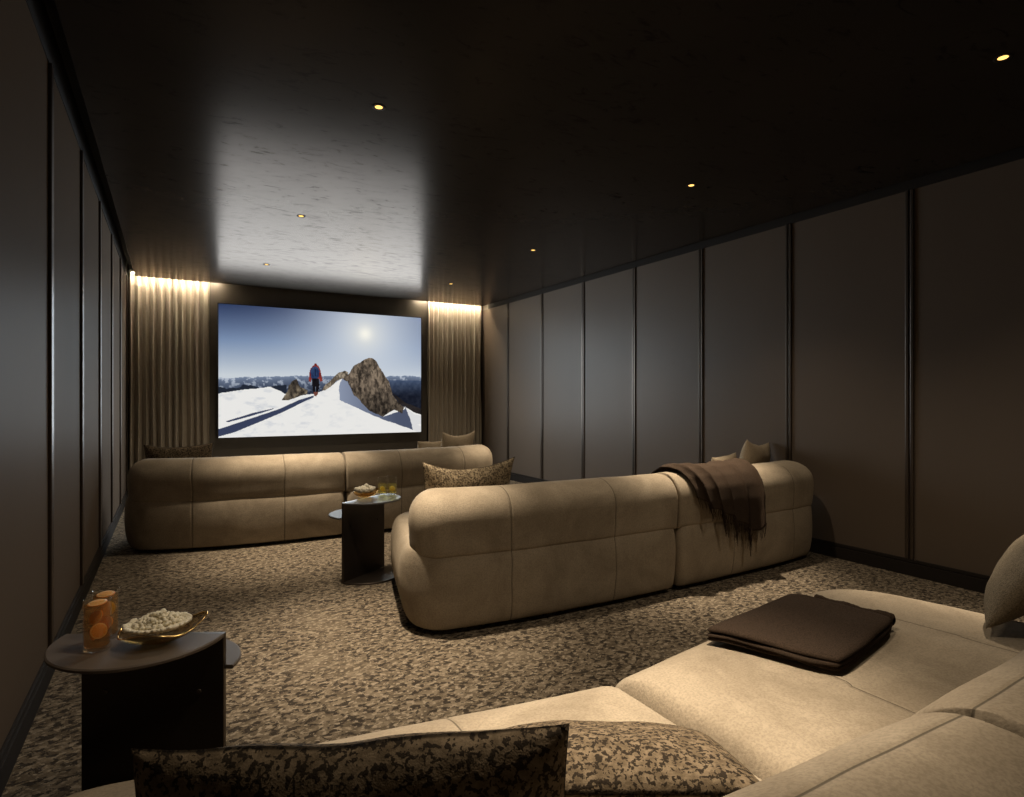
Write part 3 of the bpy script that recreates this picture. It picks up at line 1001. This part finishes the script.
slice_obj((g2[0] + 0.004, g2[1] + 0.004, TZ + 0.080), (R(78), R(0), R(25)), M['lemon'], 'pale citrus slice upright in the rear orange drink', 'orange slice', 'orange_slice')
slice_obj((g2[0] - 0.002, g2[1] + 0.002, TZ + 0.042), (R(60), R(10), R(-20)), M['orange'], 'orange slice low in the rear orange drink', 'orange slice', 'orange_slice')
for k, (g, h) in enumerate(((g1, 0.1255), (g2, 0.1230))):
    lab = ('orange slice floating flat on top of the nearer orange drink', 'orange slice floating flat on top of the rear orange drink')[k]
    slice_obj((g[0], g[1], TZ + h), (R(5), R(-4), R(20 * k)), M['orange'], lab, 'orange slice', 'orange_slice', 0.0225)

h1 = (1.290, 4.072); h2 = (1.350, 4.040)
tumbler((*h1, TZ + 0.001), 0.033, 0.125, 0.60, M['yellow_liq'], 'glass of pale yellow drink on the pale-topped table, the one next to the popcorn')
tumbler((*h2, TZ + 0.001), 0.033, 0.125, 0.60, M['yellow_liq'], 'glass of pale yellow drink on the pale-topped table, at its outer edge')
slice_obj((h1[0], h1[1], TZ + 0.040), (R(70), R(0), R(20)), M['lemon'], 'lemon slice in the yellow drink next to the popcorn', 'lemon slice', 'lemon_slice')
slice_obj((h2[0], h2[1], TZ + 0.040), (R(70), R(0), R(-10)), M['lemon'], 'lemon slice in the yellow drink at the table edge', 'lemon slice', 'lemon_slice')

# ------------------------------------------------------------------ popcorn bowls
def leaf_bowl(loc, rotz, rx, ry, h, body, rimmat, label, wave=0.012, tip=0.035, rim_r=0.0022):
    root = empty('snack_bowl', loc, rotz)
    seg, lev = 72, 12
    V, Fc = [], []
    def pt(f, a):
        ca, sa = math.cos(a), math.sin(a)
        k = f ** 1.0
        tipk = max(0.0, ca) ** 10
        x = rx * k * ca * (1 + 0.28 * tipk * f ** 2); y = ry * k * sa
        z = 0.0015 + h * f ** 2.6 + (wave * math.sin(3 * a + 0.7) + tip * tipk) * f ** 4
        return x, y, z
    for j in range(lev + 1):
        f = 0.06 + 0.94 * j / lev
        for k in range(seg): V.append(pt(f, 2 * math.pi * k / seg))
    for j in range(lev):
        for k in range(seg):
            Fc.append((j * seg + k, j * seg + (k + 1) % seg, (j + 1) * seg + (k + 1) % seg, (j + 1) * seg + k))
    Fc.append(tuple(range(seg)))
    o = mesh_obj('bowl_shell', V, Fc, body, root)
    so = o.modifiers.new('thickness', 'SOLIDIFY'); so.thickness = 0.002; so.offset = 1.0
    V, Fc = [], []
    for k in range(seg):
        p = Vector(pt(1.0, 2 * math.pi * k / seg))
        dirv = Vector((math.cos(2 * math.pi * k / seg), math.sin(2 * math.pi * k / seg), 0))
        for b in range(8):
            an = 2 * math.pi * b / 8
            V.append(p + dirv * rim_r * math.cos(an) + Vector((0, 0, rim_r * math.sin(an))))
    for k in range(seg):
        for b in range(8):
            k2 = (k + 1) % seg
            Fc.append((k * 8 + b, k * 8 + (b + 1) % 8, k2 * 8 + (b + 1) % 8, k2 * 8 + b))
    mesh_obj('rim', V, Fc, rimmat, root)
    tag(root, label, 'bowl')
    return root

def popcorn(name, loc, rotz, rx, ry, h, n, size, label, seed):
    rnd = random.Random(seed)
    V, Fc = [], []
    ico = bmesh.new(); bmesh.ops.create_icosphere(ico, subdivisions=2, radius=1.0)
    iv = [v.co.copy() for v in ico.verts]; ifc = [[v.index for v in f.verts] for f in ico.faces]; ico.free()
    for k in range(n):
        a = rnd.uniform(0, 2 * math.pi); f = math.sqrt(rnd.random()) * 0.97
        x, y = rx * f * math.cos(a), ry * f * math.sin(a)
        top = h * (1 - f ** 2.0)
        z = max(0.012 + 0.022 * f ** 2, top * rnd.uniform(0.55, 1.0)) + size * 0.5
        s = size * rnd.uniform(0.7, 1.25)
        q = Vector((rnd.uniform(-9, 9), rnd.uniform(-9, 9), rnd.uniform(-9, 9)))
        k0 = len(V)
        for v in iv:
            d = 1 + 0.55 * noise.noise(v * 1.7 + q)
            V.append((x + v.x * s * d, y + v.y * s * d, z + v.z * s * d * 0.85))
        for t in ifc: Fc.append([k0 + i for i in t])
    o = mesh_obj(name, V, Fc, M['pop'])
    o.location = loc; o.rotation_euler = (0, 0, rotz)
    tag(o, label, 'popcorn', None, 'stuff')
leaf_bowl((-0.030, 1.918, TZ + 0.001), R(-8), 0.095, 0.082, 0.036, M['smoke'], M['gold'], 'leaf-shaped glass bowl with gold rim on the side table beside the orange drinks', 0.008, 0.020)
popcorn('popcorn', (-0.032, 1.920, TZ + 0.018), R(-8), 0.084, 0.070, 0.062, 700, 0.0054, 'heap of small popcorn in the gold-rimmed leaf bowl', 4)
leaf_bowl((1.150, 4.005, TZ + 0.001), R(20), 0.084, 0.066, 0.034, M['amber'], M['amber'], 'shallow amber glass bowl on the pale-topped table between the sofas', 0.006, 0.012, 0.0015)
popcorn('popcorn', (1.150, 4.005, TZ + 0.019), R(20), 0.064, 0.048, 0.058, 64, 0.0165, 'heap of fluffy popcorn in the amber bowl between the sofas', 8)

# ------------------------------------------------------------------ camera, world, view
cd = bpy.data.cameras.new('camera')
cd.sensor_width = 36.0
cd.lens = 593.0 / 1024.0 * 36.0
cd.clip_start = 0.02
cam = bpy.data.objects.new('camera', cd); link(cam)
cam.location = (0, 0, 1.2)
cam.rotation_euler = (math.pi / 2, 0, -R(29.9))
SC.camera = cam

w = bpy.data.worlds.new('world'); SC.world = w
w.use_nodes = True
w.node_tree.nodes['Background'].inputs[0].default_value = (0.02, 0.018, 0.016, 1)
w.node_tree.nodes['Background'].inputs[1].default_value = 0.0
SC.view_settings.view_transform = 'Standard'
SC.view_settings.look = 'None'
SC.view_settings.exposure = 0.0
SC.view_settings.gamma = 1.0
SC.view_settings.use_curve_mapping = False
SC.cycles.max_bounces = 10
SC.cycles.diffuse_bounces = 5
SC.cycles.transparent_max_bounces = 24
SC.cycles.sample_clamp_indirect = 4.0
